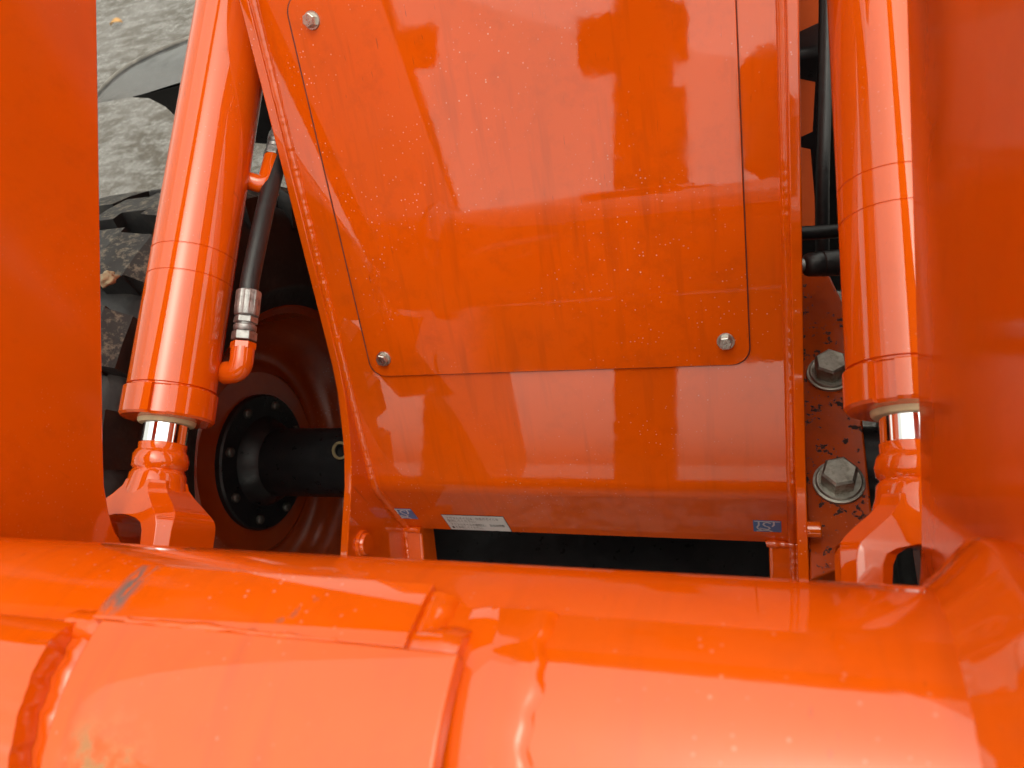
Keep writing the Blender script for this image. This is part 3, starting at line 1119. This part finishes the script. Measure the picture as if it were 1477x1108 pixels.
# upper port: an elbow further up the barrel with its own fitting
tu = onX(383, 268, -.428)
u_end = onX(393, 228, -.432)
ud = (u_end - tu) / np.linalg.norm(u_end - tu)
el2 = elbow(cylL, onX(350, 258, -.462), tu, u_end, .0145)
MB().lathe(tu + np.array([.003, .006, -.002]), np.array([.2, .8, .3]), [(-.012, .014), (.012, .014), (.014, .012)], 24).build('end_plug', M['cyl'], el2, smooth=40)
hose2 = thing('hydraulic_hose', 'grey steel hose end half hidden behind the frame edge by the left cylinder', 'hose', W(*u_end), 'hydraulic hoses')
MB().lathe(u_end, ud, [(0, .012), (.001, .0165), (.016, .0165), (.018, .0145)], 6).build('hex_nut', M['crimp'], hose2, smooth=None, bevel=.001)
MB().lathe(u_end, ud, [(.018, .0135), (.024, .015), (.03, .0125), (.034, .0155), (.05, .0155), (.052, .0135), (.12, .0130)], 28).build('crimp_collar', M['crimp'], hose2, smooth=30)
MB().tube([u_end + ud * .11, u_end + ud * .2, u_end + ud * .32 + np.array([.02, 0, -.02])], .0125, 18).build('rubber_hose', M['rubber'], hose2, smooth=60)

# ------------------------------------------------------------------ lines down the right-hand gap
hr = thing('hydraulic_hose', 'long black hose hanging down the right-hand gap behind the frame edge', 'hose', W(*at_depth(1188, 330, 1.5)), 'hydraulic hoses')
MB().tube(smooth_path([at_depth(x, y, d) for x, y, d in ((1192, -80, 1.5), (1191, 40, 1.5), (1189, 150, 1.5), (1186, 260, 1.52), (1186, 400, 1.6))]), .0135, 18).build('rubber_hose', M['rubber'], hr, smooth=60)
pp = [at_depth(x, y, d) for x, y, d in ((1120, 338, 1.36), (1170, 336, 1.36), (1240, 331, 1.36), (1300, 327, 1.36))]
tag(MB().tube(pp, .0125, 18).build('steel_pipe', M['black'], smooth=60), 'short black pipe crossing the right-hand gap above the capped coupling', 'pipe')
cpl = thing('capped_coupling', 'black capped hose coupling poking out behind the right frame edge', 'coupling', W(*at_depth(1160, 383, 1.34)))
c0, c1 = at_depth(1140, 384, 1.34), at_depth(1222, 378, 1.34)
cd = (c1 - c0) / np.linalg.norm(c1 - c0)
MB().lathe(c0, cd, [(-.03, .012), (.022, .012)], 20).build('stem', M['crimp'], cpl)
MB().lathe(c0, cd, [(.022, .012), (.026, .018), (.032, .0205), (.052, .0215), (.054, .0205), (.056, .0222), (.085, .0230), (.094, .0215), (.099, .016)], 36).build('dust_cap', M['rubber'], cpl, smooth=35)

# ------------------------------------------------------------------ mudguard behind the left wheel
fd = thing('mudguard', 'glossy black mudguard lip rising behind the left tyre', 'fender', (-1.0, 1.45, 1.2))


def at_y(px, py, y):
    r = ray(px, py)
    d = D(*r)
    return np.array([CX, 0, H]) + d * (y / d[1])


lowe = [(60, 165), (100, 158), (141, 149), (175, 143), (205, 136), (240, 125), (275, 114), (320, 96), (380, 70)]
uppe = [(60, 205), (100, 172), (135, 146), (148, 128), (175, 103), (205, 85), (240, 69), (278, 54), (340, 32)]
rows = []
kx = 40
for j in range(9):
    t = j / 8
    row = []
    for (lx, ly), (ux, uy) in zip(lowe, uppe):
        tt = math.sin(t * math.pi / 2)
        row.append(at_y(lx + (ux - lx) * t, ly + (uy - ly) * t, 1.36 + .36 * t))
    rows.append(smooth_path(row, 5))
b = MB(raw=True)
nr, nc = len(rows), len(rows[0])
th = np.array([0, .012, -.006])
vs = [v for r_ in rows for v in r_] + [v + th for r_ in rows for v in r_]
fs = []
for i in range(nr - 1):
    for j in range(nc - 1):
        fs.append((i * nc + j, i * nc + j + 1, (i + 1) * nc + j + 1, (i + 1) * nc + j))
        fs.append(tuple(q + nr * nc for q in fs[-1]))
for j in range(nc - 1):
    for i in (0, nr - 1):
        fs.append((i * nc + j, i * nc + j + 1, i * nc + j + 1 + nr * nc, i * nc + j + nr * nc))
b.add(vs, fs).build('guard_shell', M['fender'], fd, smooth=60)
MB(raw=True).tube(rows[-1], .007, 12).build('rolled_edge', M['dusty_edge'], fd, smooth=60)
br_ = [at_y(*q, 1.40) for q in ((185, 141), (215, 143), (238, 155), (256, 172), (268, 200), (400, 210), (400, 75), (276, 118))]
kb = len(br_)
MB(raw=True).add(br_ + [v + np.array([0, .03, 0]) for v in br_], [tuple(range(kb)), tuple(range(kb, 2 * kb))[::-1]] + [(i, (i + 1) % kb, (i + 1) % kb + kb, i + kb) for i in range(kb)]).build('bracket', M['black'], fd, smooth=None, bevel=.004)

# ------------------------------------------------------------------ small things on the ground and the tyre
def ground_pt(px, py, z=0.0):
    r = D(*ray(px, py))
    return np.array([CX, 0, H]) + r * ((z - H) / r[2])


gp = ground_pt(170, 37)
lf = MB(raw=True)
vs, fs = [], []
k = 14
for i in range(k + 1):
    t = i / k
    w = .028 * math.sin(math.pi * t) ** .7
    curl = .02 * math.sin(t * 3) + .008
    vs += [(-.06 + .12 * t, -w, curl + .012), (-.06 + .12 * t, 0, curl), (-.06 + .12 * t, w, curl + .016)]
for i in range(k):
    for j in (0, 1):
        fs.append((3 * i + j, 3 * i + j + 1, 3 * i + j + 4, 3 * i + j + 3))
lf.add([(gp[0] + a, gp[1] + b_, gp[2] + c) for a, b_, c in vs], fs)
lo = lf.build('fallen_leaf', M['leaf'], smooth=60)
sol = lo.modifiers.new('thick', 'SOLIDIFY')
sol.thickness = .0015
tag(lo, 'small curled tan leaf lying on the wet muddy ground', 'leaf')


def clod(name, centre, r, seed, label, cat, mat, group=None, squash=.7):
    rr = random.Random(seed)
    bm = bmesh.new()
    bmesh.ops.create_icosphere(bm, subdivisions=3, radius=1)
    ph = [(Vector((rr.uniform(-1, 1), rr.uniform(-1, 1), rr.uniform(-1, 1))).normalized(), rr.uniform(.1, .3), rr.uniform(2, 5)) for _ in range(8)]
    for v in bm.verts:
        f = 1 + sum(a * math.sin(k_ * v.co.dot(d) * 2) * .5 for d, a, k_ in ph)
        v.co = v.co * f * r
        v.co.z *= squash
    me = bpy.data.meshes.new(name)
    bm.to_mesh(me)
    bm.free()
    me.materials.append(mat)
    me.shade_smooth()
    o = bpy.data.objects.new(name, me)
    o.location = [float(q) for q in centre]
    COL.objects.link(o)
    return tag(o, label, cat, group)


clod('mud_clod', W(*onX(156, 402, -.62)), .013, 4, 'pale crumb of dried mud stuck on the left tyre shoulder', 'mud', M['mud'])

# ------------------------------------------------------------------ what the glossy paint mirrors: a made-up dark rig added in front, the cab behind
gt = thing('mirror_rig', 'made-up dark orange rig, unseen, added for its mirrored shapes in the cover plate', 'mirror_shape', (-1, -5, 0))
MB(raw=True).box(-1.06, -.52, -5.3, -5.0, 0, 7).build('rig_upright', M['mirror_shape'], gt, smooth=None)
MB(raw=True).box(-3.6, 1.4, -5.0, -4.8, 1.74, 3.05).build('rig_bar', M['mirror_shape'], gt, smooth=None)
MB(raw=True).box(-3.0, -2.25, -5.3, -5.0, 0, 2.6).build('rig_post', M['mirror_shape'], gt, smooth=None)
MB(raw=True).box(-1.5, -.40, -5.6, -5.301, 5.0, 5.5).build('rig_block', M['mirror_shape'], gt, smooth=None)
MB(raw=True).box(-.62, -.36, -4.999, -4.85, 3.05, 4.35).build('rig_box', M['mirror_shape'], gt, smooth=None)
MB(raw=True).box(-3.75, -2.95, -4.999, -4.9, 5.05, 5.5).build('rig_stub', M['mirror_shape'], gt, smooth=None)
MB(raw=True).lathe((.36, -5.1, 3.0), (0, 0, 1), [(0, .10), (.5, .10), (.62, .24), (1.5, .27), (1.7, .12)], 16).build('rig_flask', M['mirror_shape'], gt)
MB(raw=True).add([(a, y_, z_) for y_ in (-4.99, -4.8) for a, z_ in ((-.45, 3.051), (1.4, 3.051), (1.4, 3.25), (-.1, 3.2))], [(0, 1, 2, 3), (4, 5, 6, 7), (0, 1, 5, 4), (1, 2, 6, 5), (2, 3, 7, 6), (3, 0, 4, 7)]).build('rig_wedge', M['mirror_shape'], gt, smooth=None)
vv = [(-3.5, 2.9), (-2.5, 2.9), (-3.75, 6.4), (-4.95, 6.4)]
MB(raw=True).add([(a, -5.0, b_) for a, b_ in vv] + [(a, -5.2, b_) for a, b_ in vv], [(0, 1, 2, 3), (4, 5, 6, 7), (0, 1, 5, 4), (1, 2, 6, 5), (2, 3, 7, 6), (3, 0, 4, 7)]).build('rig_slant', M['mirror_shape'], gt, smooth=None)

MB(raw=True).lathe((-.2, .98, .56), (1, 0, 0), [(0, .10), (.05, .15), (.14, .175), (.26, .175), (.35, .15), (.40, .10)], 40).build('differential', M['black'], axle, smooth=50)
MB(raw=True).box(-.40, .62, 1.55, 2.1, .22, .95).build('gap_shade_block', M['black'], frame, bevel=.02)  # black block added to keep the right-hand gap dark
MB(raw=True).box(-.52, .52, .50, 1.15, .24, .27).build('gap_shade_plate', M['black'], frame, bevel=.006)  # black sheet added to stand for the shade below the strip
cab = thing('operator_cab', 'dark cab front mirrored as the deep band along the cross tube', 'cab', (0, 2.0, .9))
MB(raw=True).box(-.62, .62, 1.75, 3.1,   .95, 1.7).build('cab_body', M['mirror_shape'], cab, bevel=.02)
MB(raw=True).box(-.60, .60, 1.78, 3.08, 1.7005, 2.95).build('windscreen', M['glass'], cab, bevel=.02)
MB(raw=True).box(-.68, .68, 1.60, 3.2, 2.9505, 3.12).build('cab_roof', M['black'], cab, bevel=.03)
MB(raw=True).box(-.86, .86, 2.3, 4.6, .45, 1.85).build('added_engine_hood', M['black'], cab, bevel=.05)  # unseen hood, added to block sky light from behind

# bucket ahead of the arms: unseen, added to block low front light and darken reflections
bk = thing('added_bucket', 'unseen dark orange bucket ahead of the arms, mirrored in the lower panel strip', 'bucket', (0, -1.2, 0))
prof = [(-2.0, .14), (-1.9, .10), (-1.35, .12), (-1.05, .22), (-.88, .36), (-.84, .52), (-.87, .68)]
inn = [(y - .0 if i < 3 else y - .02, z + .02) for i, (y, z) in enumerate(prof)]
kp = len(prof)
b = MB(raw=True)
vs = [(x, y, z) for x in (-1.15, 1.15) for y, z in prof + inn[::-1]]
k2 = 2 * kp
b.add(vs, [tuple(range(k2))[::-1], tuple(range(k2, 2 * k2))] + [(i, (i + 1) % k2, (i + 1) % k2 + k2, i + k2) for i in range(k2)])
b.build('added_bucket_shell', M['mirror_shape'], bk, smooth=40)
for s in (-1, 1):
    b = MB(raw=True)
    pl = prof + [(-1.6, .55)]
    k2 = len(pl)
    b.add([(s * 1.151, y, z) for y, z in pl] + [(s * 1.18, y, z) for y, z in pl], [tuple(range(k2))[::-1], tuple(range(k2, 2 * k2))] + [(i, (i + 1) % k2, (i + 1) % k2 + k2, i + k2) for i in range(k2)])
    b.build('side_plate', M['mirror_shape'], bk, smooth=None)  # side plate of the added, unseen bucket
MB(raw=True).box(-1.18, 1.18, -2.15, -2.001, .09, .12).build('added_bucket_edge', M['bolt_steel'], bk, smooth=None)
